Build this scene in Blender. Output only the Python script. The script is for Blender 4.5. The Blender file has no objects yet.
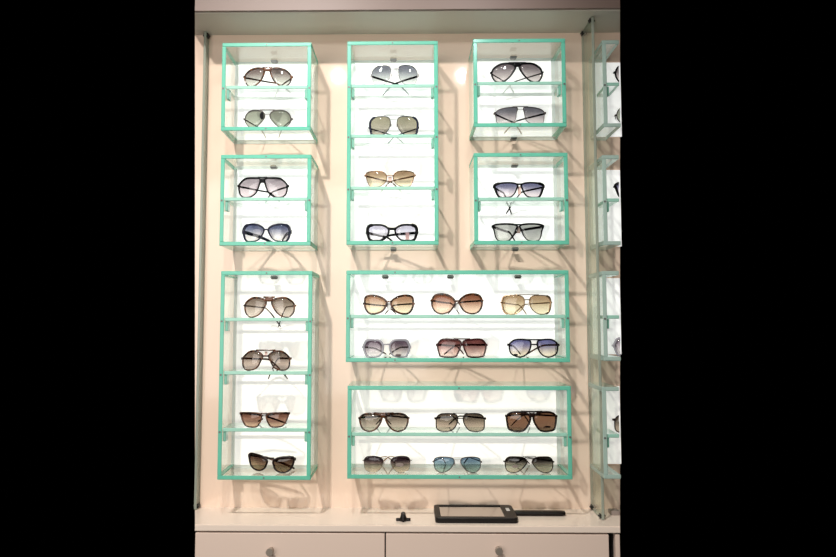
import bpy, bmesh, math, random
from mathutils import Vector, Matrix, Euler
random.seed(4)
C = bpy.context.scene.collection
SC = bpy.context.scene

# ---------------------------------------------------------------- camera
F = 680.0
CAMLOC = Vector((0, -2.08, 1.45))
ROT = Euler((math.radians(90 + 4.1), 0, math.radians(0.9)), 'XYZ').to_matrix()
d = ROT.transposed() @ Vector((0, 1, 0))
CX = 409 - F * d.x / -d.z
CY = 320 + F * d.y / -d.z
cam = bpy.data.objects.new('camera', bpy.data.cameras.new('camera'))
C.objects.link(cam)
cam.location = CAMLOC
cam.rotation_euler = ROT.to_euler()
cam.data.sensor_width = 36
cam.data.sensor_fit = 'HORIZONTAL'
cam.data.lens = F * 36 / 836
cam.data.shift_x = (418 - CX) / 836
cam.data.shift_y = (CY - 278.5) / 836
cam.data.clip_start = 0.01
SC.camera = cam


def at(px, py, Y):
    """point of the plane y = Y that the photograph shows at px, py"""
    r = ROT @ Vector(((px - CX) / F, -(py - CY) / F, -1))
    return CAMLOC + r * ((Y - CAMLOC.y) / r.y)


YB = 0.0          # face of the back wall
YF = -0.15        # front of the glass boxes
PT = 0.0115        # pane thickness


# ---------------------------------------------------------------- materials
def lin(c):
    o = []
    for v in c[:3]:
        v = v / 255
        o.append(v / 12.92 if v <= 0.04045 else ((v + 0.055) / 1.055) ** 2.4)
    return o


def new_mat(name):
    m = bpy.data.materials.new(name)
    m.use_nodes = True
    nt = m.node_tree
    nt.nodes.clear()
    out = nt.nodes.new('ShaderNodeOutputMaterial')
    return m, nt, out


def principled(name, col, rough=0.4, metal=0.0, spec=0.5, bump=0.0, bscale=300, emit=0.0):
    m, nt, out = new_mat(name)
    p = nt.nodes.new('ShaderNodeBsdfPrincipled')
    p.inputs['Base Color'].default_value = (*col, 1)
    p.inputs['Roughness'].default_value = rough
    p.inputs['Metallic'].default_value = metal
    p.inputs['Specular IOR Level'].default_value = spec
    if emit:
        p.inputs['Emission Color'].default_value = (1, 1, 0.98, 1)
        p.inputs['Emission Strength'].default_value = emit
    if bump:
        n = nt.nodes.new('ShaderNodeTexNoise')
        n.inputs['Scale'].default_value = bscale
        b = nt.nodes.new('ShaderNodeBump')
        b.inputs['Strength'].default_value = bump
        b.inputs['Distance'].default_value = 0.001
        nt.links.new(n.outputs['Fac'], b.inputs['Height'])
        nt.links.new(b.outputs['Normal'], p.inputs['Normal'])
    nt.links.new(p.outputs[0], out.inputs[0])
    return m


def schlick(nt, f0):
    g = nt.nodes.new('ShaderNodeNewGeometry')
    dt = nt.nodes.new('ShaderNodeVectorMath'); dt.operation = 'DOT_PRODUCT'
    nt.links.new(g.outputs['Normal'], dt.inputs[0]); nt.links.new(g.outputs['Incoming'], dt.inputs[1])
    ab = nt.nodes.new('ShaderNodeMath'); ab.operation = 'ABSOLUTE'
    nt.links.new(dt.outputs['Value'], ab.inputs[0])
    om = nt.nodes.new('ShaderNodeMath'); om.operation = 'SUBTRACT'; om.inputs[0].default_value = 1
    nt.links.new(ab.outputs[0], om.inputs[1])
    pw = nt.nodes.new('ShaderNodeMath'); pw.operation = 'POWER'; pw.inputs[1].default_value = 5
    nt.links.new(om.outputs[0], pw.inputs[0])
    ma = nt.nodes.new('ShaderNodeMath'); ma.operation = 'MULTIPLY_ADD'
    ma.inputs[1].default_value = 1 - f0; ma.inputs[2].default_value = f0
    nt.links.new(pw.outputs[0], ma.inputs[0])
    return ma.outputs[0]


def clear_glass(name, tint, f0=0.04, rough=0.0):
    m, nt, out = new_mat(name)
    t = nt.nodes.new('ShaderNodeBsdfTransparent'); t.inputs[0].default_value = (*tint, 1)
    g = nt.nodes.new('ShaderNodeBsdfGlossy'); g.inputs['Roughness'].default_value = rough
    g.inputs[0].default_value = (0.92, 1, 0.97, 1)
    mx = nt.nodes.new('ShaderNodeMixShader')
    nt.links.new(schlick(nt, f0), mx.inputs[0])
    nt.links.new(t.outputs[0], mx.inputs[1]); nt.links.new(g.outputs[0], mx.inputs[2])
    nt.links.new(mx.outputs[0], out.inputs[0])
    return m


def edge_glass(name, col, trans=0.25):
    m, nt, out = new_mat(name)
    p = nt.nodes.new('ShaderNodeBsdfPrincipled')
    p.inputs['Base Color'].default_value = (*col, 1)
    p.inputs['Roughness'].default_value = 0.25
    t = nt.nodes.new('ShaderNodeBsdfTranslucent'); t.inputs[0].default_value = (*col, 1)
    mx = nt.nodes.new('ShaderNodeMixShader'); mx.inputs[0].default_value = trans
    nt.links.new(p.outputs[0], mx.inputs[1]); nt.links.new(t.outputs[0], mx.inputs[2])
    nt.links.new(mx.outputs[0], out.inputs[0])
    return m


def tortoise(name, dark, light, scale=90):
    m, nt, out = new_mat(name)
    p = nt.nodes.new('ShaderNodeBsdfPrincipled'); p.inputs['Roughness'].default_value = 0.18
    tc = nt.nodes.new('ShaderNodeTexCoord')
    n = nt.nodes.new('ShaderNodeTexNoise'); n.inputs['Scale'].default_value = scale; n.inputs['Detail'].default_value = 2
    nt.links.new(tc.outputs['Object'], n.inputs['Vector'])
    r = nt.nodes.new('ShaderNodeValToRGB')
    r.color_ramp.elements[0].position = 0.42; r.color_ramp.elements[0].color = (*dark, 1)
    r.color_ramp.elements[1].position = 0.62; r.color_ramp.elements[1].color = (*light, 1)
    nt.links.new(n.outputs['Fac'], r.inputs[0]); nt.links.new(r.outputs[0], p.inputs['Base Color'])
    nt.links.new(p.outputs[0], out.inputs[0])
    return m


def lens_mat(name, top, bot, mid=0.5, wid=0.42):
    """tinted lens, the dye fading from the top to the bottom; two surfaces, so each takes the square root"""
    m, nt, out = new_mat(name)
    tc = nt.nodes.new('ShaderNodeTexCoord')
    sp = nt.nodes.new('ShaderNodeSeparateXYZ'); nt.links.new(tc.outputs['Generated'], sp.inputs[0])
    r = nt.nodes.new('ShaderNodeValToRGB')
    r.color_ramp.interpolation = 'EASE'
    r.color_ramp.elements[0].position = max(0, mid - wid)
    r.color_ramp.elements[1].position = min(1, mid + wid)
    r.color_ramp.elements[0].color = (*[v ** 0.5 for v in lin(bot)], 1)
    r.color_ramp.elements[1].color = (*[v ** 0.5 for v in lin(top)], 1)
    nt.links.new(sp.outputs['Z'], r.inputs[0])
    t = nt.nodes.new('ShaderNodeBsdfTransparent'); nt.links.new(r.outputs[0], t.inputs[0])
    g = nt.nodes.new('ShaderNodeBsdfGlossy'); g.inputs['Roughness'].default_value = 0.03
    mx = nt.nodes.new('ShaderNodeMixShader')
    nt.links.new(schlick(nt, 0.05), mx.inputs[0])
    nt.links.new(t.outputs[0], mx.inputs[1]); nt.links.new(g.outputs[0], mx.inputs[2])
    nt.links.new(mx.outputs[0], out.inputs[0])
    return m


M = {}
M['wall'] = principled('peach laminate', (0.83, 0.63, 0.495), 0.085, spec=0.4, bump=0.02, bscale=60)
M['soffit'] = principled('soffit paint', (0.70, 0.64, 0.55), 0.5, bump=0.02)
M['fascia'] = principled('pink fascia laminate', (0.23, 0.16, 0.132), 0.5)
M['counter'] = principled('counter laminate', (0.83, 0.69, 0.58), 0.15, spec=0.4)
M['drawer'] = principled('drawer laminate', (0.75, 0.585, 0.485), 0.35)
M['carcass'] = principled('cabinet carcass', (0.05, 0.04, 0.035), 0.7)
M['pane'] = clear_glass('clear pane', (0.975, 0.992, 0.985), 0.035)
M['edge'] = edge_glass('green cut glass edge', (0.17, 0.60, 0.44))
M['shelf_edge'] = edge_glass('pale green cut glass edge', (0.40, 0.71, 0.58))
M['tab'] = edge_glass('pale support glass', (0.30, 0.62, 0.50), 0.4)
M['far_edge'] = edge_glass('grey green cut glass edge', (0.46, 0.60, 0.53))  # greyed copy of the edge, weaker light of the next bay put into its colour
M['joint'] = edge_glass('pale glued glass edge', (0.74, 0.80, 0.76), 0.5)
M['support'] = clear_glass('support glass', (0.80, 0.93, 0.88), 0.05)
M['part_pane'] = clear_glass('partition pane', (0.90, 0.94, 0.90), 0.09)
M['part_edge'] = edge_glass('partition edge', (0.36, 0.39, 0.32))
M['back'] = principled('white panel with added glow', (0.93, 0.88, 0.80), 0.3, spec=0.3, emit=0.36)  # glow added to whiten the lower boxes, no lamp behind the panel
M['back_glow'] = principled('white panel with stronger added glow', (0.93, 0.93, 0.90), 0.3, spec=0.3, emit=0.42)  # stronger glow added to whiten the upper box interiors
M['steel'] = principled('grey steel', (0.17, 0.17, 0.16), 0.4, 0.4)
M['dark_steel'] = principled('dark steel', (0.05, 0.05, 0.045), 0.35, 0.6)
M['knob'] = principled('brushed knob', (0.42, 0.35, 0.29), 0.4, 0.6)
M['black'] = principled('black acetate', (0.004, 0.004, 0.005), 0.3, spec=0.10)
M['black_plastic'] = principled('black plastic', (0.008, 0.006, 0.005), 0.45, spec=0.25)
M['mirror'] = principled('mirror glass', (0.62, 0.62, 0.62), 0.02, 1.0)
M['navy'] = principled('navy acetate', (0.007, 0.009, 0.026), 0.25, spec=0.3)
M['gun'] = principled('gunmetal', (0.075, 0.062, 0.058), 0.3, 0.7)
M['silver'] = principled('silver metal', (0.50, 0.49, 0.47), 0.25, 0.9)
M['gold'] = principled('gold metal', (0.42, 0.27, 0.15), 0.25, 0.85)
M['rose'] = principled('rose gold metal', (0.36, 0.20, 0.12), 0.25, 0.8)
M['greyclear'] = principled('translucent grey acetate', (0.32, 0.31, 0.34), 0.2)
M['maroon'] = principled('dark maroon acetate', (0.045, 0.010, 0.010), 0.2)
M['espresso'] = principled('espresso acetate', (0.014, 0.006, 0.004), 0.25, spec=0.3)
M['tan'] = principled('pale tan acetate', (0.22, 0.16, 0.11), 0.25)
M['tort'] = tortoise('tortoiseshell', (0.022, 0.009, 0.005), (0.17, 0.06, 0.022))
M['darktort'] = tortoise('dark tortoiseshell', (0.014, 0.007, 0.005), (0.13, 0.045, 0.018))
M['amber'] = principled('amber bridge acetate', (0.13, 0.042, 0.015), 0.2)
M['tag'] = principled('white paper tag', (0.75, 0.75, 0.72), 0.6)
M['pinktag'] = principled('pale pink paper tag', (0.75, 0.52, 0.45), 0.6)
M['pad'] = principled('clear nose pad', (0.72, 0.68, 0.66), 0.3)
M['taupe'] = principled('taupe card', (0.28, 0.22, 0.19), 0.5)


# ---------------------------------------------------------------- helpers
def obj(name, bm, mat, parent=None, smooth=False, clip=None):
    if clip is not None:
        off = Vector(); q = parent
        while q: off = off + q.location; q = q.parent
        g = bm.verts[:] + bm.edges[:] + bm.faces[:]
        bmesh.ops.bisect_plane(bm, geom=g, plane_co=(clip - off.x, 0, 0), plane_no=(1, 0, 0), clear_outer=True)
        if not bm.verts:
            bm.free(); return None
    bmesh.ops.recalc_face_normals(bm, faces=bm.faces)
    me = bpy.data.meshes.new(name)
    if smooth:
        for f in bm.faces: f.smooth = True
    bm.to_mesh(me); bm.free()
    for m in (mat if isinstance(mat, (list, tuple)) else [mat]):
        me.materials.append(m)
    o = bpy.data.objects.new(name, me)
    C.objects.link(o)
    if parent: o.parent = parent
    return o


def thing(name, label, cat, loc, group=None):
    o = bpy.data.objects.new(name, None)
    o.empty_display_size = 0.02
    C.objects.link(o)
    o.location = loc
    o['label'] = label; o['category'] = cat
    if group: o['group'] = group
    return o


def structure(o):
    o['kind'] = 'structure'
    return o


def add_box(bm, a, b, bev=0.0, seg=1, mi=0):
    r = bmesh.ops.create_cube(bm, size=1)
    vs = r['verts']
    a = Vector(a); b = Vector(b); c = (a + b) / 2; s = b - a
    for v in vs:
        v.co = Vector((v.co.x * s.x, v.co.y * s.y, v.co.z * s.z)) + c
    fs = list({f for v in vs for f in v.link_faces})
    for f in fs: f.material_index = mi
    if bev:
        es = list({e for v in vs for e in v.link_edges})
        bmesh.ops.bevel(bm, geom=es, offset=bev, segments=seg, affect='EDGES', profile=0.5)


def box_bm(a, b, bev=0.0, seg=1):
    bm = bmesh.new(); add_box(bm, a, b, bev, seg); return bm


def pane_bm(a, b, axis, bev=0.0012):
    """a sheet of glass: its two broad faces are clear (slot 0), its cut edges green (slot 1)"""
    bm = box_bm(a, b, bev)
    bmesh.ops.recalc_face_normals(bm, faces=bm.faces)
    for f in bm.faces:
        f.material_index = 0 if abs(f.normal[axis]) > 0.99 else (2 if f.normal.y > 0.5 and axis != 1 else 1)
    return bm


def add_cyl(bm, p, q, r0, r1=None, n=16, rings=None):
    """capped round bar from p to q; rings = [(t, radius), ...]"""
    p = Vector(p); q = Vector(q)
    if rings is None: rings = [(0, r0), (1, r0 if r1 is None else r1)]
    d = (q - p).normalized()
    u = d.orthogonal().normalized(); w = d.cross(u)
    loops = []
    for t, r in rings:
        c = p.lerp(q, t)
        loops.append([bm.verts.new(c + (u * math.cos(2 * math.pi * k / n) + w * math.sin(2 * math.pi * k / n)) * r) for k in range(n)])
    for A, B in zip(loops, loops[1:]):
        for k in range(n):
            bm.faces.new((A[k], A[(k + 1) % n], B[(k + 1) % n], B[k]))
    bm.faces.new(loops[0][::-1]); bm.faces.new(loops[-1])


def prism_bm(poly, z0, z1):
    """poly = [(x, y)...] extruded from z0 to z1"""
    bm = bmesh.new()
    lo = [bm.verts.new((x, y, z0)) for x, y in poly]; hi = [bm.verts.new((x, y, z1)) for x, y in poly]
    n = len(poly)
    bm.faces.new(lo[::-1]); bm.faces.new(hi)
    for k in range(n): bm.faces.new((lo[k], lo[(k + 1) % n], hi[(k + 1) % n], hi[k]))
    return bm


def sweep(bm, path, secs, closed=False):
    """loops of section points, joined; path point i has section secs[i] = list of Vectors in world space"""
    loops = [[bm.verts.new(v) for v in s] for s in secs]
    n = len(secs[0]); m = len(loops)
    for i in range(m if closed else m - 1):
        A = loops[i]; B = loops[(i + 1) % m]
        for k in range(n):
            bm.faces.new((A[k], A[(k + 1) % n], B[(k + 1) % n], B[k]))
    if not closed:
        bm.faces.new(loops[0][::-1]); bm.faces.new(loops[-1])


def catmull(pts, per=6, closed=True):
    out = []
    n = len(pts)
    rng = n if closed else n - 1
    for i in range(rng):
        if closed:
            p0, p1, p2, p3 = pts[i - 1], pts[i], pts[(i + 1) % n], pts[(i + 2) % n]
        else:
            p0 = pts[max(i - 1, 0)]; p1 = pts[i]; p2 = pts[i + 1]; p3 = pts[min(i + 2, n - 1)]
        for k in range(per):
            t = k / per
            out.append(0.5 * ((2 * p1) + (p2 - p0) * t + (2 * p0 - 5 * p1 + 4 * p2 - p3) * t * t + (3 * p1 - p0 - 3 * p2 + p3) * t ** 3))
    if not closed: out.append(pts[-1].copy())
    return out


# ---------------------------------------------------------------- the setting
zs = at(400, 34, YB).z                    # underside of the soffit
zc = at(400, 508, YB).z                   # top of the counter
YS = -0.154                               # front of soffit
YC = -0.173                               # front of counter
L_, R_ = 195, 620                         # the photograph shows the bay from here to here
c4 = [at(L_, 515, YB), at(R_, 515, YB), at(R_, 20, YB), at(L_, 20, YB)]
bm = bmesh.new()
fr = [bm.verts.new(v) for v in c4]; bk = [bm.verts.new(v + Vector((0, 0.03, 0))) for v in c4]
bm.faces.new(fr); bm.faces.new(bk[::-1])
for k in range(4): bm.faces.new((fr[k], bk[k], bk[(k + 1) % 4], fr[(k + 1) % 4]))
structure(obj('wall_back', bm, M['wall']))

poly = [(at(L_, 10, YS).x, YS), (at(R_, 10, YS).x, YS), (at(R_, 33, YB).x, YB), (at(L_, 33, YB).x, YB)]
structure(obj('ceiling', prism_bm(poly, zs, zs + 0.12), M['soffit']))
poly = [(at(L_, 3, YS - 0.012).x, YS - 0.012), (at(R_, 3, YS - 0.012).x, YS - 0.012), (at(R_, 3, YS).x, YS), (at(L_, 3, YS).x, YS)]
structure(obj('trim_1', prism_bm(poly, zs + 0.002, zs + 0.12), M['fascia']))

# counter, with a soft front edge
xl, xr = at(L_, 526, YC).x, at(R_, 526, YC).x
ctop = zc; cbot = at(400, 532.3, YC).z
bm = prism_bm([(xl, YC), (xr, YC), (at(R_, 508, YB).x, YB), (at(L_, 508, YB).x, YB)], cbot, ctop)
es = [e for e in bm.edges if all(abs(v.co.y - YC) < 1e-5 for v in e.verts) and abs(e.verts[0].co.z - e.verts[1].co.z) < 1e-5]
bmesh.ops.bevel(bm, geom=es, offset=0.002, segments=2, affect='EDGES')
o = obj('counter', bm, M['counter'])
o['label'] = 'long cream counter top running under the glass display boxes'; o['category'] = 'counter'

# cabinet with two drawers under it
YD = -0.171
xa, xm, xb = at(L_, 548, YD).x, at(385.3, 548, YD).x, at(609, 548, YD).x
cab = thing('drawer_cabinet', 'pinkish cream cabinet with two wide drawers below the counter', 'cabinet', ((xa + xb) / 2, -0.07, 0))
off = Vector(cab.location)
zt = cbot - 0.0015


def rel(p, o=off): return Vector(p) - o


obj('body', box_bm(rel((xa, YD + 0.02, 0)), rel((xb, -0.002, zt))), M['carcass'], cab)
for x0, x1, kx, ky in ((xa, xm - 0.0018, 269.8, 552), (xm + 0.0018, xb, 499, 551)):
    dr = obj('drawer', box_bm(rel((x0, YD, zt - 0.26)), rel((x1, YD + 0.018, zt - 0.003)), 0.001), M['drawer'], cab)
    k = at(kx, ky, YD - 0.02)
    bm = bmesh.new()
    add_cyl(bm, rel((k.x, YD, k.z)), rel((k.x, YD - 0.026, k.z)), 0, n=24,
            rings=[(0, 0.0070), (0.45, 0.0060), (0.55, 0.0090), (0.62, 0.0104), (0.93, 0.0104), (1, 0.0092)])
    kn = obj('knob', bm, M['knob'], dr)
xn = at(615.5, 548, YD).x
nb = thing('drawer_cabinet', 'sliver of the next pinkish cabinet past the dark gap at right', 'cabinet', (xn, -0.07, 0))
off2 = Vector(nb.location)
obj('body', prism_bm([(0, YD + 0.02 + 0.07), (at(R_, 548, YD).x - xn, YD + 0.02 + 0.07), (at(R_, 548, YB).x - xn, 0.068), (0, 0.068)], 0, zt), M['carcass'], nb)
obj('drawer', box_bm(Vector((xn, YD, zt - 0.26)) - off2, Vector((at(R_, 548, YD).x, YD + 0.018, zt - 0.003)) - off2, 0.0005), M['drawer'], nb)


# ---------------------------------------------------------------- glass partitions and their clamps
def clamp_bm(c, s=0.72):
    bm = bmesh.new()
    add_box(bm, c + Vector((-0.010, -0.009, -0.009)) * s, c + Vector((-0.0042, 0.009, 0.009)) * s, 0.0015)
    add_box(bm, c + Vector((0.0042, -0.009, -0.009)) * s, c + Vector((0.010, 0.009, 0.009)) * s, 0.0015)
    add_cyl(bm, c + Vector((-0.014, 0, 0)) * s, c + Vector((0.014, 0, 0)) * s, 0.0035 * s, n=12)
    return bm


def partition(X, depth, label):
    t = thing('glass_partition', label, 'glass panel', (X, -depth / 2, ctop))
    h = zs - ctop
    obj('pane', pane_bm((-0.004, -depth / 2, 0.001), (0.004, depth / 2 - 0.001, h - 0.001), 0), [M['part_pane'], M['part_edge'], M['part_edge']], t)
    for y in (-depth / 2 + 0.014, depth / 2 - 0.012):
        for z in (0.009, h - 0.008):
            obj('clamp', clamp_bm(Vector((0, y, z))), M['dark_steel'], t)
    return t


XR = (at(583.5, 40, YB).x + at(591, 505, YB).x) / 2
XL = at(203.2, 270, YB).x
partition(XR, 0.118, 'narrow upright glass partition with dark clamps right of the stacked boxes')
partition(XL, 0.031, 'narrow upright glass partition at the far left edge of the bay')


# ---------------------------------------------------------------- glass display boxes
BOXES = {}
SHELF = {}


def display_box(key, label, x0, x1, yt, yb, shelves, back='back_glow', lower_block=False, clip=None, clipb=None, clips=(0.5,)):
    ym = (yt + yb) / 2
    X0 = at(x0, ym, YF).x; X1 = at(x1, ym, YF).x
    xm_ = (x0 + min(x1, 640)) / 2
    Z1 = at(xm_, yt, YF).z; Z0 = at(xm_, yb, YF).z
    t = thing('display_box', label, 'display box', ((X0 + (X1 if clip is None else clip)) / 2, YF / 2, Z0), 'glass eyewear boxes on the wall')
    o = Vector(t.location)
    G = [M['pane'], M['edge' if clip is None else 'far_edge'], M['joint']]
    yb_ = -0.001
    cl = clip

    def P(name, a, b, axis, mats):
        a = list(a); b = list(b)
        if clip is not None:
            if a[0] >= clip: return
            b[0] = min(b[0], clip)
        return obj(name, pane_bm(Vector(a) - o, Vector(b) - o, axis), mats, t)
    P('top_panel', (X0, YF, Z1 - PT), (X1, yb_, Z1), 2, G)
    P('bottom_panel', (X0, YF, Z0), (X1, yb_, Z0 + PT), 2, G)
    P('side_panel', (X0, YF, Z0 + PT), (X0 + PT, yb_, Z1 - PT), 0, G)
    P('side_panel', (X1 - PT, YF, Z0 + PT), (X1, yb_, Z1 - PT), 0, G)
    xe = X1 - PT if clip is None else clipb
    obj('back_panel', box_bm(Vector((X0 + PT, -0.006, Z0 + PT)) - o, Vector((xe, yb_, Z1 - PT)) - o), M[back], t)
    levels = [Z0 + PT]
    xi0, xi1 = X0 + PT, X1 - PT
    for sy in shelves:
        zt_ = at(xm_, sy, YF + 0.006).z + 0.005
        levels.append(zt_)
        sh = P('shelf', (xi0, YF + 0.006, zt_ - 0.010), (xi1, -0.042, zt_), 2, [M['pane'], M['shelf_edge'], M['joint']])
        for xs in ((xi0 + 0.0005, xi0 + 0.0085), (xi1 - 0.0085, xi1 - 0.0005)):
            if clip is not None and xs[1] > clip: continue
            s_ = obj('shelf_support', pane_bm(Vector((xs[0], YF + 0.010, zt_ - 0.038)) - o, Vector((xs[1], YF + 0.034, zt_ - 0.0105)) - o, 0), [M['support'], M['tab'], M['joint']], t)
        for xs in (X0 + 0.005, X1 - 0.005):
            if clip is not None and xs > clip: continue
            bm = bmesh.new(); add_cyl(bm, Vector((xs, YF - 0.0012, zt_ - 0.010)) - o, Vector((xs, YF + 0.003, zt_ - 0.010)) - o, 0.003, n=10)
            obj('pin', bm, M['steel'], t)
    if clip is None:
        for z in (Z1 - PT / 2, Z0 + PT / 2):
            bm = bmesh.new(); xc = X0 + (X1 - X0) * (0.5 if len(clips) == 1 else 0.22)
            add_cyl(bm, Vector((xc, YF - 0.0008, z)) - o, Vector((xc, YF + 0.003, z)) - o, 0.0022, n=10)
            obj('pin', bm, M['steel'], t)
        for u in clips:
            xc = X0 + (X1 - X0) * u
            bm = bmesh.new()
            add_box(bm, Vector((xc - 0.0085, -0.046, Z1 - PT - 0.0055)) - o, Vector((xc + 0.0085, -0.030, Z1 - PT - 0.0022)) - o, 0.0008)
            add_box(bm, Vector((xc - 0.0100, -0.048, Z1 - PT - 0.0022)) - o, Vector((xc + 0.0100, -0.028, Z1 - PT)) - o, 0.0006)
            obj('steel_block', bm, M['steel'], t)
        if lower_block:  # small steel block under the middle of the bottom panel
            xc = X0 + (X1 - X0) * 0.5
            bm = bmesh.new()
            add_box(bm, Vector((xc - 0.009, -0.040, Z0 - 0.0025)) - o, Vector((xc + 0.009, -0.014, Z0)) - o, 0.0006)
            add_box(bm, Vector((xc - 0.008, -0.034, Z0 - 0.006)) - o, Vector((xc + 0.008, -0.016, Z0 - 0.0025)) - o, 0.0008)
            obj('steel_block', bm, M['steel'], t)
    SHELF[key] = sorted(levels, reverse=True)
    return t


display_box('A', 'two-shelf glass box at the top of the left column', 221.5, 311, 42.6, 130.5, [87.2])
display_box('B', 'two-shelf glass box in the middle of the left column', 220, 311, 154.6, 245.6, [199])
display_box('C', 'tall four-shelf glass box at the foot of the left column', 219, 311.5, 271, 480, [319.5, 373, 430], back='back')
display_box('D', 'tall four-shelf glass box at the top of the middle column', 346.8, 438.3, 41, 244.8, [85.9, 136, 188], lower_block=True)
display_box('E', 'two-shelf glass box at the top of the right column', 473.5, 566, 38.6, 126.8, [83.2], lower_block=True)
display_box('F', 'two-shelf glass box in the right column just above the wide boxes', 474, 568.5, 152.8, 244.6, [199], lower_block=True)
display_box('G', 'upper wide glass box holding six sunglasses', 346, 569.5, 270.3, 362.2, [316.5], clips=(0.17, 0.48, 0.80))
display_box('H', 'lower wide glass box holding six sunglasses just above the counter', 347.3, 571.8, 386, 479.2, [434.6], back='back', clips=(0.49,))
for key, wl, y0, y1, s in (('N1', 'topmost of the boxes past the right partition, cut off at the right', 40, 127, 84),
                           ('N2', 'second box from the top past the right partition, cut off at the right', 155, 245, 200),
                           ('N3', 'third box from the top past the right partition, cut off at the right', 271, 361, 317),
                           ('N4', 'lowest of the boxes past the right partition, cut off at the right', 387, 479, 436)):
    ymid = (y0 + y1) / 2
    display_box(key, wl, 603, 697, y0, y1, [s], back='back_glow' if key != 'N4' else 'back', clip=at(R_, ymid, YF).x, clipb=at(R_, ymid, YB).x)

# ---------------------------------------------------------------- sunglasses
YG_FRONT = -0.136
K = 836 / 68.0
LM = {}


def sunglasses(key, spec, z_shelf, label, group, shift=0.0, clip=None, yaw=0.0, roll=0.0):
    (ox, oy), cx, pts = spec['o'], spec['cx'], spec['pts']
    YG = spec.get('Y', YG_FRONT)
    W = [at(ox + x / K, oy + y / K, YG) for x, y in pts]
    c = at(ox + cx / K, oy + 250 / K, YG)
    loc = Vector((c.x + shift, YG, z_shelf + 0.0006))
    t = thing('sunglasses', label, 'sunglasses', loc, group)
    rwt, rwb = spec['rim']                       # rim width, top and bottom
    zmin = min(p.z for p in W) - rwb / 2
    k = 1.0
    half = max(c.x - p.x for p in W)

    def wrap(x): return 0.010 * (abs(x) / 0.07) ** 2
    left = [Vector((p.x - c.x, 0, p.z - zmin)) for p in W]
    zs_ = (max(p.z for p in W) - z_shelf) / (max(p.z for p in W) - zmin)
    zs_ = min(1.18, max(0.9, zs_)) if clip is None else 1.0
    for v in left: v.z *= zs_
    zz = lambda y: (at(ox + cx / K, oy + y / K, YG).z - zmin) * zs_
    px2m = 2.84e-3 / K
    fm = M[spec['frame']]
    fd = spec.get('depth', 0.0035)
    bm = bmesh.new()
    for s in (1, -1):
        ol = catmull([Vector((p.x * s, 0, p.z)) for p in left], 5)
        n = len(ol)
        cen = sum(ol, Vector()) / n
        secs = []
        zlo = min(p.z for p in ol); zhi = max(p.z for p in ol)
        for i, p in enumerate(ol):
            tg = (ol[(i + 1) % n] - ol[i - 1]).normalized()
            nr = Vector((tg.z, 0, -tg.x))
            if nr.dot(p - cen) < 0: nr = -nr
            f = (p.z - zlo) / (zhi - zlo)
            w = rwb + (rwt - rwb) * f
            if abs(p.x) > half * 0.8: w *= spec.get('side', 1.0)
            sec = []
            for q in range(8):
                a = 2 * math.pi * (q + 0.5) / 8
                ca, sa = math.cos(a), math.sin(a)
                ca = math.copysign(abs(ca) ** 0.7, ca); sa = math.copysign(abs(sa) ** 0.7, sa)
                v = p + nr * (ca * w / 2)
                sec.append(Vector((v.x, wrap(p.x) + sa * fd / 2, v.z)))
            secs.append(sec)
        sweep(bm, ol, secs, True)
        # end piece with the hinge
        hz = zz(spec['hy'])
        ex = -s * half
        th = spec['th']
        add_box(bm, (min(ex, ex - s * 0.005) , wrap(half) - 0.002, hz - th / 2), (max(ex, ex - s * 0.005), wrap(half) + 0.009, hz + th / 2), 0.0006)
    for (y, hw, hh, *rest) in spec['bars']:
        hwm = hw * px2m
        secs = []
        arch = rest[0] * px2m if rest else 0
        for j in range(9):
            u = -1 + j / 4
            x = u * hwm
            z = zz(y) + arch * (1 - u * u)
            dpt = max(0.0018, min(0.0042, hh))
            hv = hh / 2 * (1 + 0.25 * u * u)
            secs.append([Vector((x, wrap(x) + math.sin(a) * dpt / 2 - 0.0004, z + math.copysign(abs(math.cos(a)) ** 0.6, math.cos(a)) * hv)) for a in [2 * math.pi * (q + 0.5) / 10 for q in range(10)]])
        sweep(bm, None, secs)
    obj('front_frame', bm, fm, t, True, clip)
    if spec.get('brow'):
        y, hw, hh, mm = spec['brow']
        bm = bmesh.new(); secs = []
        for j in range(9):
            u = -1 + j / 4; x = u * hw * px2m
            secs.append([Vector((x, wrap(x) - 0.0006 + math.sin(a) * 0.0024, zz(y) + math.cos(a) * hh / 2 * (1.15 - 0.3 * u * u))) for a in [2 * math.pi * (q + 0.5) / 10 for q in range(10)]])
        sweep(bm, None, secs); obj('bridge', bm, M[mm], t, True, clip)
    # lenses
    if key not in LM: LM[key] = lens_mat('lens tint ' + spec['tint'], spec['top'], spec['bot'], spec.get('mid', 0.5), spec.get('wid', 0.42))
    for s in (1, -1):
        ol = catmull([Vector((p.x * s, 0, p.z)) for p in left], 5)
        n = len(ol); cen = sum(ol, Vector()) / n
        bm = bmesh.new()
        layers = []
        for side in (-1, 1):
            rings = []
            for r_ in (0.99, 0.66, 0.33):
                ring = []
                for p in ol:
                    v = cen.lerp(p, r_)
                    ring.append(bm.verts.new((v.x, wrap(v.x) - 0.0018 * (1 - r_ * r_) + side * 0.0007, v.z)))
                rings.append(ring)
            cv = bm.verts.new((cen.x, wrap(cen.x) - 0.0018 + side * 0.0007, cen.z))
            for A, B in zip(rings, rings[1:]):
                for i in range(n): bm.faces.new((A[i], A[(i + 1) % n], B[(i + 1) % n], B[i]))
            for i in range(n): bm.faces.new((rings[-1][i], rings[-1][(i + 1) % n], cv))
            layers.append(rings[0])
        for i in range(n): bm.faces.new((layers[0][i], layers[0][(i + 1) % n], layers[1][(i + 1) % n], layers[1][i]))
        obj('lens', bm, LM[key], t, True, clip)
    # temples, folded inwards behind the frame, their tips on the shelf
    Lt = spec.get('len', 0.138)
    tx, sh = spec['tx'] / 1000, spec.get('sh', 0) / 1000
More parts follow.
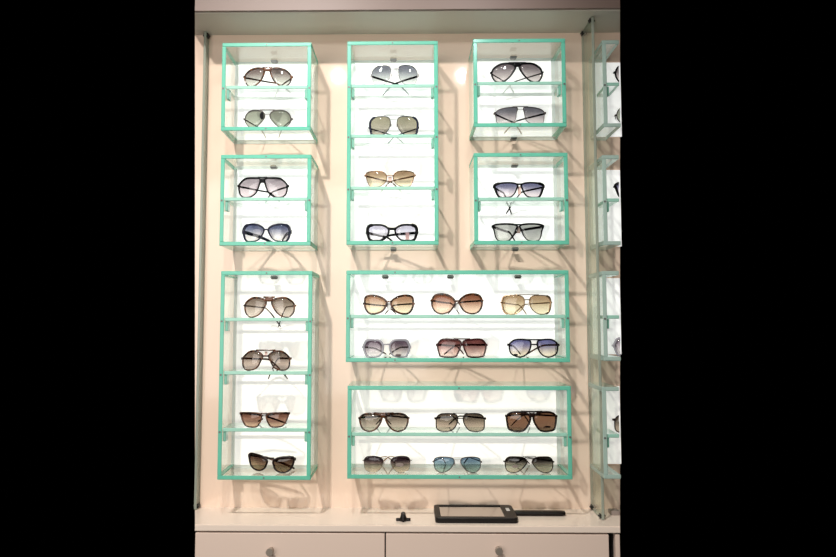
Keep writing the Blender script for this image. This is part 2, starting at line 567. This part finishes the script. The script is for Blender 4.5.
    for s in (-1, 1):
        hx = half + 0.0025
        x0 = s * hx; x1 = -s * tx + sh
        dx = x1 - x0
        dy = math.sqrt(max(Lt * Lt - dx * dx, 0.03 ** 2))
        dy = min(dy, 0.102)
        dirv = Vector((dx, dy, 0)).normalized(); nrm = Vector((-dirv.y, dirv.x, 0))
        hang = spec.get('hang', 0) / 1000
        ztip = th * 0.55 + 0.0006 - hang
        secs = []
        bend = spec.get('bend', 0.70)
        N = 16
        for j in range(N + 1):
            u = j / N
            x = x0 + dx * u; y = wrap(half) + 0.008 + dy * u
            z = hz
            z = hz - 0.12 * hz * min(1, u / bend)
            if u > bend: z = 0.88 * hz - (0.88 * hz - ztip) * ((u - bend) / (1 - bend)) ** 1.25
            z += s * th * 0.2 * math.sin(math.pi * u) ** 2
            z = max(z, ztip)
            hh = th * (1.0 - 0.25 * u)
            if u > 0.8: hh = max(th * 0.85, 0.0048)
            if u > 0.7 and hang: hh = th * 1.15
            if u > 0.98: hh *= 0.7
            ww = max(0.0015, min(0.0036, th * 0.65))
            if u > 0.8: ww = max(ww, 0.003)
            c0 = Vector((x, y, z))
            secs.append([c0 + nrm * (math.copysign(abs(math.cos(a)) ** 0.7, math.cos(a)) * ww / 2) + Vector((0, 0, math.copysign(abs(math.sin(a)) ** 0.7, math.sin(a)) * hh / 2)) for a in [2 * math.pi * (q + 0.5) / 8 for q in range(8)]])
        bm = bmesh.new()
        cut = int(N * 0.72)
        tipm = spec.get('tip')
        if tipm:
            sweep(bm, None, secs[:cut + 1]); tp = obj('temple', bm, M[spec['temple']], t, True, clip)
            bm = bmesh.new(); sweep(bm, None, secs[cut:])
            if tp: obj('temple_tip', bm, M[tipm], tp, True, clip)
        else:
            sweep(bm, None, secs); obj('temple', bm, M[spec['temple']], t, True, clip)
    if spec.get('pads'):
        inner = min(-p.x for p in left)
        for s in (-1, 1):
            bm = bmesh.new()
            bmesh.ops.create_uvsphere(bm, u_segments=10, v_segments=6, radius=1)
            for v in bm.verts: v.co = Vector((v.co.x * 0.0018 + s * (inner * 0.80), v.co.y * 0.0025 + 0.007, v.co.z * 0.006 + zz(spec['pads'])))
            obj('nose_pad', bm, M['pad'], t, True, clip)
    if spec.get('ptag'):
        x, y, w, h, mm = spec['ptag']
        X = (x - cx) * px2m; w *= px2m / 2; h *= px2m / 2
        obj('price_tag', box_bm((X - w, 0.0045, zz(y) - h), (X + w, 0.0055, zz(y) + h)), M[mm], t, False, clip)
    for (x, y, rx, ry, mm) in spec.get('stick', ()):  # stickers, and one painted reflection
        X = (x - cx) * px2m
        bm = bmesh.new()
        ring = []
        for side in (-0.0003, 0.0003):
            ring.append([bm.verts.new((X + math.cos(a) * rx * px2m, wrap(X) - 0.0035 + side, zz(y) + math.sin(a) * ry * px2m)) for a in [2 * math.pi * q / 16 for q in range(16)]])
        bm.faces.new(ring[0]); bm.faces.new(ring[1][::-1])
        for q in range(16): bm.faces.new((ring[0][q], ring[0][(q + 1) % 16], ring[1][(q + 1) % 16], ring[1][q]))
        obj('lens_patch', bm, M[mm], t, False, clip)
    if yaw or roll:
        t.rotation_euler = (0, math.radians(roll), math.radians(yaw))
    return t


S = {}


def spec(key, o, cx, pts, frame, rim, bars, top, bot, temple, th, tx, sh, hy, **kw):
    d = dict(o=o, cx=cx, pts=pts, frame=frame, rim=(rim[0] / 730, rim[1] / 690), bars=[(b[0], b[1], b[2] / 1000, *b[3:]) for b in bars],
             top=top, bot=bot, temple=temple, th=th / 620, tx=tx, sh=sh, hy=hy, tint=kw.pop('tint', 'smoke'))
    if 'brow' in kw: b = kw['brow']; kw['brow'] = (b[0], b[1], b[2] / 1000, b[3])
    d.update(kw)
    S[key] = d


spec('A1', (236, 56), 385, [(345, 170), (270, 150), (180, 168), (115, 220), (98, 275), (115, 340), (160, 385), (230, 380), (300, 320), (340, 235)],
     'tort', (4.5, 2.6), [(150, 60, 6)], (112, 98, 95), (205, 205, 196), 'darktort', 3.2, 30, 27, 250, brow=(168, 48, 12, 'amber'), tip='pad')
spec('A2', (236, 98), 385, [(345, 190), (300, 158), (200, 152), (130, 185), (102, 250), (120, 320), (185, 370), (260, 350), (330, 278), (353, 230)],
     'gun', (2.4, 1.8), [(150, 95, 2.6), (205, 40, 1.4)], (150, 152, 138), (172, 176, 162), 'gun', 2.4, -20, -9, 250, tint='grey green', stick=[(318, 225, 26, 50, 'black')])  # dark reflection in the left lens painted on as a flat patch
spec('B1', (230, 166), 398, [(372, 165), (290, 150), (190, 155), (125, 200), (100, 250), (112, 340), (160, 386), (240, 386), (310, 345), (348, 270)],
     'black', (4.5, 2.8), [(145, 60, 4.5), (180, 34, 15)], (148, 138, 144), (218, 203, 207), 'black', 3.6, 25, 8, 240)
spec('B2', (234, 210), 395, [(368, 240), (310, 192), (220, 177), (145, 192), (112, 240), (116, 320), (145, 378), (210, 388), (290, 373), (343, 315)],
     'navy', (4.5, 2.6), [(248, 36, 5, 6)], (92, 98, 125), (232, 226, 222), 'navy', 7, -9, 10, 265, bend=0.45, side=1.5, tint='blue gradient')
spec('C1', (236, 286), 405, [(370, 195), (310, 155), (210, 148), (135, 187), (102, 235), (108, 320), (160, 375), (230, 372), (300, 330), (350, 260)],
     'tort', (4.5, 2.6), [(140, 70, 5)], (122, 108, 98), (212, 200, 190), 'tan', 3, 3, 8, 240, hang=30, bend=0.55, len=0.15, brow=(165, 48, 13, 'amber'), tip='black')
spec('C2', (234, 342), 388, [(350, 165), (280, 118), (190, 122), (120, 175), (100, 215), (105, 300), (150, 340), (230, 335), (290, 300), (330, 225)],
     'darktort', (4, 2.8), [(104, 120, 4), (172, 40, 5)], (112, 98, 88), (208, 190, 180), 'darktort', 4, 29, 13, 205, hang=36, bend=0.55, len=0.16, ptag=(388, 140, 34, 40, 'pinktag'), tint='brown gradient')
spec('C3', (230, 396), 418, [(382, 225), (300, 212), (200, 212), (130, 220), (140, 290), (168, 350), (210, 383), (320, 386), (365, 335), (386, 275)],
     'darktort', (3.6, 2.6), [(215, 36, 3)], (108, 74, 60), (212, 172, 150), 'espresso', 4, 46, 10, 222, len=0.128, bend=0.36, ptag=(418, 262, 34, 80, 'tag'), tint='brown gradient')
spec('C4', (238, 442), 390, [(348, 245), (290, 200), (180, 180), (108, 185), (105, 250), (132, 330), (190, 373), (260, 378), (318, 345), (342, 290)],
     'espresso', (5.5, 3), [(205, 50, 4)], (78, 56, 46), (172, 150, 122), 'darktort', 5, 36, 22, 205, len=0.128, bend=0.36, tint='dark brown gradient', Y=-0.112)
spec('D1', (360, 56), 425, [(378, 155), (330, 117), (230, 117), (165, 157), (142, 225), (152, 300), (190, 362), (270, 367), (340, 330), (372, 250)],
     'silver', (1.8, 1.0), [(165, 45, 1.8)], (106, 108, 118), (220, 224, 220), 'black', 3.8, 40, 2, 230, tint='grey gradient', pads=235)
spec('D2', (360, 104), 415, [(372, 200), (340, 162), (250, 152), (160, 167), (122, 220), (126, 290), (152, 365), (280, 367), (340, 322), (372, 260)],
     'navy', (1.6, 1.6), [(140, 130, 1.6), (190, 38, 1.2)], (150, 144, 124), (172, 165, 150), 'navy', 2.6, 26, 3, 275, side=3.0, tint='olive', pads=250)
spec('D3', (356, 160), 418, [(376, 205), (330, 152), (230, 137), (138, 152), (120, 190), (140, 280), (180, 345), (270, 350), (340, 320), (374, 260)],
     'rose', (2.2, 1.4), [(205, 42, 3)], (158, 132, 106), (240, 226, 195), 'rose', 3.2, 32, 0, 190, tint='tan gradient', ptag=(418, 245, 46, 50, 'pinktag'), pads=300)
spec('D4', (358, 212), 418, [(376, 215), (310, 168), (220, 158), (142, 168), (114, 215), (122, 290), (150, 350), (230, 358), (310, 350), (365, 290)],
     'black', (4.5, 3.4), [(212, 46, 8)], (186, 182, 200), (244, 240, 244), 'black', 5, 26, -20, 250, side=1.6, tint='pale lilac', ptag=(610, 300, 46, 90, 'pinktag'))
spec('E1', (484, 54), 412, [(386, 172), (340, 124), (220, 119), (130, 167), (102, 230), (110, 290), (150, 350), (220, 365), (290, 325), (350, 250)],
     'black', (4.5, 3), [(110, 110, 4.5), (138, 40, 13)], (108, 98, 102), (220, 210, 208), 'black', 2.4, 20, -9, 220, tip='pad')
spec('E2', (486, 98), 425, [(385, 142), (300, 132), (180, 150), (122, 195), (127, 260), (142, 335), (200, 362), (300, 352), (360, 310), (375, 220)],
     'gun', (2.0, 1.0), [(126, 95, 2.4), (165, 50, 1.2)], (108, 106, 114), (220, 208, 208), 'black', 3.4, 27, -5, 198, tint='grey gradient', tip='tan')
spec('F1', (486, 174), 412, [(388, 145), (330, 118), (200, 114), (112, 140), (118, 190), (150, 280), (190, 310), (300, 308), (350, 262), (376, 200)],
     'black', (4, 2.6), [(135, 36, 5)], (100, 100, 128), (235, 222, 226), 'black', 3.6, 8, -14, 160, hang=32, bend=0.55, len=0.15, side=1.6, tint='blue grey gradient', ptag=(414, 215, 40, 100, 'pinktag'))
spec('F2', (484, 212), 425, [(400, 165), (260, 148), (122, 162), (132, 230), (150, 305), (190, 345), (300, 345), (355, 300), (388, 225)],
     'black', (4.2, 1.8), [(158, 36, 4)], (182, 182, 178), (204, 204, 198), 'black', 5, 14, -2, 172, tint='pale grey', ptag=(428, 215, 44, 90, 'taupe'))
spec('G1', (354, 284), 428, [(397, 218), (320, 162), (220, 143), (143, 162), (128, 230), (142, 310), (190, 366), (270, 370), (350, 335), (388, 280)],
     'darktort', (4.6, 3.8), [(220, 36, 5)], (158, 120, 94), (242, 226, 196), 'espresso', 3.4, 16, 2, 245, tint='amber gradient', ptag=(428, 285, 46, 90, 'tag'), tip='darktort')
spec('G2', (423, 284), 420, [(392, 212), (330, 152), (240, 128), (150, 143), (113, 200), (117, 280), (160, 345), (240, 368), (330, 337), (378, 270)],
     'darktort', (5, 3), [(212, 34, 5)], (128, 80, 60), (242, 212, 188), 'espresso', 3.6, 16, -2, 205, tint='red brown gradient', ptag=(415, 280, 54, 80, 'tag'), tip='darktort')
spec('G3', (492, 284), 430, [(397, 192), (350, 148), (230, 142), (150, 162), (131, 230), (147, 320), (190, 363), (280, 368), (350, 330), (390, 270)],
     'gold', (2, 1.8), [(135, 150, 2.2), (195, 44, 3)], (162, 136, 106), (238, 226, 196), 'gold', 2.6, 18, 0, 228, side=2.2, tint='tan gradient', pads=250)
spec('G4', (354, 328), 400, [(352, 200), (300, 155), (170, 155), (132, 200), (118, 245), (142, 328), (175, 363), (290, 360), (340, 318), (360, 250)],
     'greyclear', (5, 3), [(205, 42, 4)], (96, 80, 92), (228, 220, 220), 'gun', 3.4, -5, 0, 242, bend=0.42, tint='plum grey gradient', stick=[(545, 342, 38, 15, 'maroon')], side=1.3)
spec('G5', (427, 328), 430, [(408, 165), (300, 145), (190, 145), (138, 195), (132, 240), (152, 320), (182, 358), (340, 360), (380, 310), (410, 230)],
     'maroon', (4.2, 3), [(136, 100, 3.2), (205, 26, 6)], (110, 62, 60), (236, 210, 200), 'maroon', 4.2, 30, -16, 212, tint='burgundy gradient')
spec('G6', (499, 328), 432, [(387, 168), (330, 147), (210, 147), (142, 190), (132, 230), (150, 310), (210, 350), (280, 357), (345, 320), (385, 250)],
     'black', (3.6, 2.8), [(146, 100, 3.6), (205, 44, 4)], (112, 112, 158), (240, 226, 206), 'darktort', 4, -10, -10, 210, bend=0.42, tint='blue sand gradient', stick=[(205, 333, 30, 14, 'black')])
spec('H1', (350, 402), 415, [(382, 165), (290, 148), (190, 153), (127, 195), (120, 260), (150, 340), (210, 373), (280, 368), (340, 320), (385, 235)],
     'darktort', (4.5, 2.8), [(140, 120, 4.5)], (116, 104, 94), (208, 196, 180), 'espresso', 3.6, 22, -5, 210, brow=(168, 44, 12, 'tort'), tint='olive brown gradient')
spec('H2', (427, 402), 412, [(367, 170), (310, 148), (180, 153), (122, 200), (114, 280), (127, 342), (190, 366), (290, 358), (345, 310), (375, 240)],
     'espresso', (2.8, 2), [(140, 90, 1.8), (203, 48, 2.6)], (86, 76, 66), (206, 188, 170), 'espresso', 3.4, 16, -10, 212, tint='dark brown gradient')
spec('H3', (497, 402), 430, [(398, 160), (290, 130), (180, 138), (128, 180), (132, 260), (152, 328), (220, 348), (320, 343), (380, 280), (410, 210)],
     'espresso', (5, 3.4), [(122, 130, 4.5), (160, 34, 12)], (128, 92, 70), (128, 98, 80), 'espresso', 3.6, 30, -15, 178, tint='brown', stick=[(615, 296, 42, 12, 'espresso')])
spec('H4', (352, 446), 430, [(382, 200), (340, 163), (260, 150), (180, 163), (147, 205), (147, 280), (165, 345), (220, 376), (300, 372), (360, 310), (382, 250)],
     'silver', (0.7, 0.6), [(190, 52, 1.2, 14)], (52, 38, 44), (240, 224, 204), 'rose', 1.8, 20, 0, 220, tint='plum to clear', Y=-0.128, mid=0.50, wid=0.32, stick=[(585, 268, 48, 22, 'taupe')], pads=260)
spec('H5', (424, 446), 412, [(370, 182), (330, 148), (220, 141), (142, 162), (127, 210), (132, 290), (180, 343), (240, 348), (310, 310), (360, 240)],
     'gun', (2.0, 1.4), [(150, 90, 1.3), (175, 48, 1.3)], (112, 138, 160), (188, 212, 204), 'gun', 2.2, -28, 0, 212, tint='blue green gradient', Y=-0.128, pads=240)
spec('H6', (495, 446), 425, [(392, 198), (350, 148), (250, 138), (170, 148), (132, 200), (137, 290), (170, 338), (240, 348), (310, 318), (370, 250)],
     'espresso', (2.4, 1.6), [(130, 80, 1.4), (168, 40, 1.6, 8)], (36, 32, 30), (228, 220, 200), 'espresso', 2.2, 20, 0, 210, tint='black to clear', Y=-0.128, mid=0.54, wid=0.30, stick=[(250, 265, 42, 16, 'taupe')], pads=235)

LEFT = 'sunglasses in the left column'
MID = 'sunglasses in the tall middle box'
RIGHT = 'sunglasses in the right column boxes'
WUP = 'sunglasses in the upper wide box'
WLO = 'sunglasses in the lower wide box'
PAIRS = [
    ('A1', 'A', 0, 'tortoiseshell aviator sunglasses with amber bridge on the top shelf of the top left box', LEFT),
    ('A2', 'A', 1, 'thin gunmetal aviators with flat grey green lenses at the bottom of the top left box', LEFT),
    ('B1', 'B', 0, 'black square aviators with pale mauve lenses, upper shelf of the left middle box', LEFT),
    ('B2', 'B', 1, 'dark navy butterfly sunglasses with broad temples, lower level of the left middle box', LEFT),
    ('C1', 'C', 0, 'tortoiseshell aviators with amber bridge on the top shelf of the tall left box', LEFT),
    ('C2', 'C', 1, 'dark tortoiseshell double bridge sunglasses, second shelf of the tall left box', LEFT),
    ('C3', 'C', 2, 'small brown browline sunglasses with white tag, third shelf of the tall left box', LEFT),
    ('C4', 'C', 3, 'dark brown sunglasses turned askew on the floor of the tall left box', LEFT),
    ('D1', 'D', 0, 'silver thin rimmed aviators with crossed black temples, top shelf of the middle box', MID),
    ('D2', 'D', 1, 'navy sided square sunglasses with olive lenses, second shelf of the middle box', MID),
    ('D3', 'D', 2, 'rose gold butterfly sunglasses with tan lenses, third shelf of the middle box', MID),
    ('D4', 'D', 3, 'thick black oversized glasses with pale lilac lenses at the bottom of the middle box', MID),
    ('E1', 'E', 0, 'black aviators with smoke gradient lenses on the top shelf of the top right box', RIGHT),
    ('E2', 'E', 1, 'thin metal top bar sunglasses with crossed black temples, bottom of the top right box', RIGHT),
    ('F1', 'F', 0, 'black sunglasses with blue grey gradient lenses, upper shelf of the lower right column box', RIGHT),
    ('F2', 'F', 1, 'black square sunglasses with pale grey lenses, bottom of the lower right column box', RIGHT),
    ('G1', 'G', 0, 'tortoiseshell butterfly sunglasses with amber lenses, left on the top shelf of the upper wide box', WUP),
    ('G2', 'G', 0, 'round dark sunglasses with red brown lenses, middle of the upper wide box top shelf', WUP),
    ('G3', 'G', 0, 'gold square sunglasses with tan lenses, right on the top shelf of the upper wide box', WUP),
    ('G4', 'G', 1, 'hexagonal grey framed sunglasses with plum lenses, bottom left of the upper wide box', WUP),
    ('G5', 'G', 1, 'dark maroon square sunglasses with burgundy lenses, bottom middle of the upper wide box', WUP),
    ('G6', 'G', 1, 'black aviators with blue to sand lenses, bottom right of the upper wide box', WUP),
    ('H1', 'H', 0, 'large dark tortoiseshell aviators, left on the top shelf of the lower wide box', WLO),
    ('H2', 'H', 0, 'thin dark double bridge aviators, middle of the top shelf of the lower wide box', WLO),
    ('H3', 'H', 0, 'chunky dark sunglasses with solid brown lenses, right on the lower wide box top shelf', WLO),
    ('H4', 'H', 1, 'rimless sunglasses with plum to clear lenses, bottom left of the lower wide box', WLO),
    ('H5', 'H', 1, 'small aviators with blue green lenses, bottom middle of the lower wide box', WLO),
    ('H6', 'H', 1, 'thin aviators with black to clear lenses, bottom right of the lower wide box', WLO),
]
for key, bx, lv, label, grp in PAIRS:
    a = dict(yaw=-10, roll=2.5) if key == 'C4' else {}
    g = sunglasses(key, S[key], SHELF[bx][lv], label, grp, **a)
    if key == 'C4': g.location.z += 0.0012
# tips of the pairs in the next bay, where the photograph ends
for key, bx, lv, px, label in (('E1', 'N1', 0, 615.5, 'tip of black sunglasses on the upper shelf of the top box past the partition'),
                               ('A2', 'N1', 1, 615.5, 'tip of thin metal sunglasses at the bottom of the top box past the partition'),
                               ('F1', 'N2', 0, 615.5, 'tip of sunglasses in the second box past the partition'),
                               ('G4', 'N3', 1, 613, 'tip of grey framed sunglasses at the bottom of the third box past the partition'),
                               ('H2', 'N4', 0, 614.5, 'tip of sunglasses in the lowest box past the partition')):
    sp = S[key]
    ymid = {'N1': 85, 'N2': 200, 'N3': 316, 'N4': 433}[bx]
    lx = at(sp['o'][0] + min(p[0] for p in sp['pts']) / K, sp['o'][1] + 20, YG_FRONT).x
    sunglasses(key, sp, SHELF[bx][lv], label, 'sunglasses in the next bay', shift=at(px + 1.5, ymid, YG_FRONT).x - lx, clip=at(R_, ymid, YG_FRONT).x)

# ---------------------------------------------------------------- things on the counter
# hand mirror: rounded frame, mirror, handle
def on_counter(px, py):
    r = ROT @ Vector(((px - CX) / F, -(py - CY) / F, -1))
    return CAMLOC + r * ((ctop - CAMLOC.z) / r.z)


def rounded_rect(x0, x1, y0, y1, r, n=6):
    out = []
    for cx_, cy_, a0 in ((x1 - r, y1 - r, 0), (x0 + r, y1 - r, 90), (x0 + r, y0 + r, 180), (x1 - r, y0 + r, 270)):
        for k in range(n + 1):
            a = math.radians(a0 + 90 * k / n)
            out.append((cx_ + r * math.cos(a), cy_ + r * math.sin(a)))
    return out


p0 = on_counter(435.5, 523.2); p1 = on_counter(518.5, 523.2); pb = on_counter(480, 509.6)
y0, y1 = max(p0.y, YC + 0.004), pb.y
x0, x1 = p0.x, p1.x
hm = thing('hand_mirror', 'black rectangular hand mirror with a flat handle lying on the counter', 'hand mirror', ((x0 + x1) / 2, (y0 + y1) / 2, ctop))
o = Vector(((x0 + x1) / 2, (y0 + y1) / 2, 0))
hw, hd = (x1 - x0) / 2, (y1 - y0) / 2
T = 0.0145
bm = bmesh.new()
outer = rounded_rect(-hw, hw, -hd, hd, 0.012)
inner = rounded_rect(-hw + 0.0155, hw - 0.034, -hd + 0.016, hd - 0.009, 0.003)
n = len(outer)
rows = []
for pts_, z in ((outer, 0.0), (outer, T - 0.002), ([(x * 0.992, y * 0.98) for x, y in outer], T), (inner, T), (inner, T - 0.004)):
    rows.append([bm.verts.new((x, y, z)) for x, y in pts_])
for A, B in zip(rows, rows[1:]):
    for k in range(n): bm.faces.new((A[k], A[(k + 1) % n], B[(k + 1) % n], B[k]))
bm.faces.new(rows[0][::-1]); bm.faces.new(rows[-1])
fr = obj('frame', bm, M['black_plastic'], hm)
obj('mirror_face', box_bm((-hw + 0.016, -hd + 0.0165, T - 0.0038), (hw - 0.0345, hd - 0.0095, T - 0.0025)), M['mirror'], hm)
pe = on_counter(564.5, 514)
yh = at(540, 515, -0.08).y
hx1 = at(565, 514, (y0 + y1) / 2 + 0.01).x - o.x
bm = bmesh.new()
secs = []
for j in range(13):
    u = j / 12
    x = hw - 0.004 + (hx1 - hw + 0.004) * u
    w_ = 0.0125 if j not in (0, 12) else 0.010
    h_ = 0.0062 if j not in (0, 12) else 0.0050
    secs.append([Vector((x, 0.012 + math.copysign(abs(math.cos(a)) ** 0.55, math.cos(a)) * w_, 0.0066 + math.copysign(abs(math.sin(a)) ** 0.55, math.sin(a)) * h_)) for a in [2 * math.pi * (q + 0.5) / 14 for q in range(14)]])
sweep(bm, None, secs)
obj('handle', bm, M['black_plastic'], hm, True)
obj('button', box_bm((hw - 0.023, 0.004, T - 0.0005), (hw - 0.013, 0.030, T + 0.0012), 0.0005), M['pad'], hm)

# small black stand
p = on_counter(403.3, 521)
st = thing('display_stand', 'small black three-armed stand alone on the counter left of the hand mirror', 'stand', (p.x, p.y, ctop))
bm = bmesh.new()
for a0 in (0, 180, 270):
    d_ = Vector((math.cos(math.radians(a0)), math.sin(math.radians(a0)), 0))
    ln = 0.0205 if a0 != 270 else 0.013
    add_cyl(bm, Vector((0, 0, 0.0042)), d_ * ln + Vector((0, 0, 0.0042)), 0, n=14, rings=[(0, 0.0042), (0.9, 0.0042), (1, 0.003)])
obj('base', bm, M['black_plastic'], st, True)
bm = bmesh.new()
add_cyl(bm, Vector((0, 0, 0.002)), Vector((0, 0, 0.0185)), 0, n=18, rings=[(0, 0.0105), (0.35, 0.0105), (0.65, 0.0080), (1, 0.0068)])
po = obj('post', bm, M['black_plastic'], st, True)
bm = bmesh.new()
add_cyl(bm, Vector((0, 0, 0.0175)), Vector((0, 0, 0.0250)), 0, n=18, rings=[(0, 0.0063), (0.3, 0.0068), (0.75, 0.0058), (1, 0.003)])
obj('cap', bm, M['gun'], st, True)

# flat case in the next bay
a = on_counter(611.3, 515.5); b = at(R_, 515, a.y)
bm = box_bm((0, 0, 0), (b.x - a.x, 0.03, 0.012), 0.001)
o_ = obj('flat_case', bm, M['taupe'])
o_.location = (a.x, a.y, ctop)
o_['label'] = 'flat taupe case on the counter past the right glass partition'; o_['category'] = 'case'


# ---------------------------------------------------------------- light
def spot(name, loc, target, power, radius=0.025, angle=100, blend=0.6, col=(1, 0.97, 0.93)):
    l = bpy.data.lights.new(name, 'SPOT')
    l.energy = power; l.shadow_soft_size = radius; l.spot_size = math.radians(angle); l.spot_blend = blend; l.color = col
    o = bpy.data.objects.new(name, l); C.objects.link(o)
    o.location = loc
    o.rotation_euler = (Vector(target) - Vector(loc)).to_track_quat('-Z', 'Y').to_euler()
    return o


Z0 = CAMLOC.z + 0.12
spot('ceiling_spotlight', (-0.78, -2.0, Z0 + 1.85), (-0.30, 0, Z0 - 0.50), 235, 0.05, 62, 1.0)
spot('ceiling_spotlight', (-0.20, -2.0, Z0 + 1.85), (-0.10, 0, Z0 - 0.45), 80, 0.05, 66, 1.0)
for x in (-0.284, 0.217):
    spot('downlight', (x, -0.6, Z0 + 0.863), (x, 0, Z0 + 0.55), 3.0, 0.018, 90, 1.0, (0.9, 0.95, 1))
a = bpy.data.lights.new('added_fill', 'AREA'); a.shape = 'RECTANGLE'; a.size = 2.2; a.size_y = 1.6; a.energy = 36; a.color = (1, 0.97, 0.93)  # unseen fill light added behind the camera to even out the wall
ao = bpy.data.objects.new('added_fill', a); C.objects.link(ao)
ao.location = (-0.9, -3.1, Z0 + 0.1)
ao.rotation_euler = (Vector((0, 0, Z0 - 0.1)) - ao.location).to_track_quat('-Z', 'Y').to_euler()
w = bpy.data.worlds.new('dark shop'); SC.world = w; w.use_nodes = True
w.node_tree.nodes['Background'].inputs[0].default_value = (0, 0, 0, 1)

SC.view_settings.view_transform = 'Standard'
SC.view_settings.look = 'None'
SC.view_settings.gamma = 1
SC.view_settings.exposure = 0.15
SC.cycles.transparent_max_bounces = 48
SC.cycles.max_bounces = 10
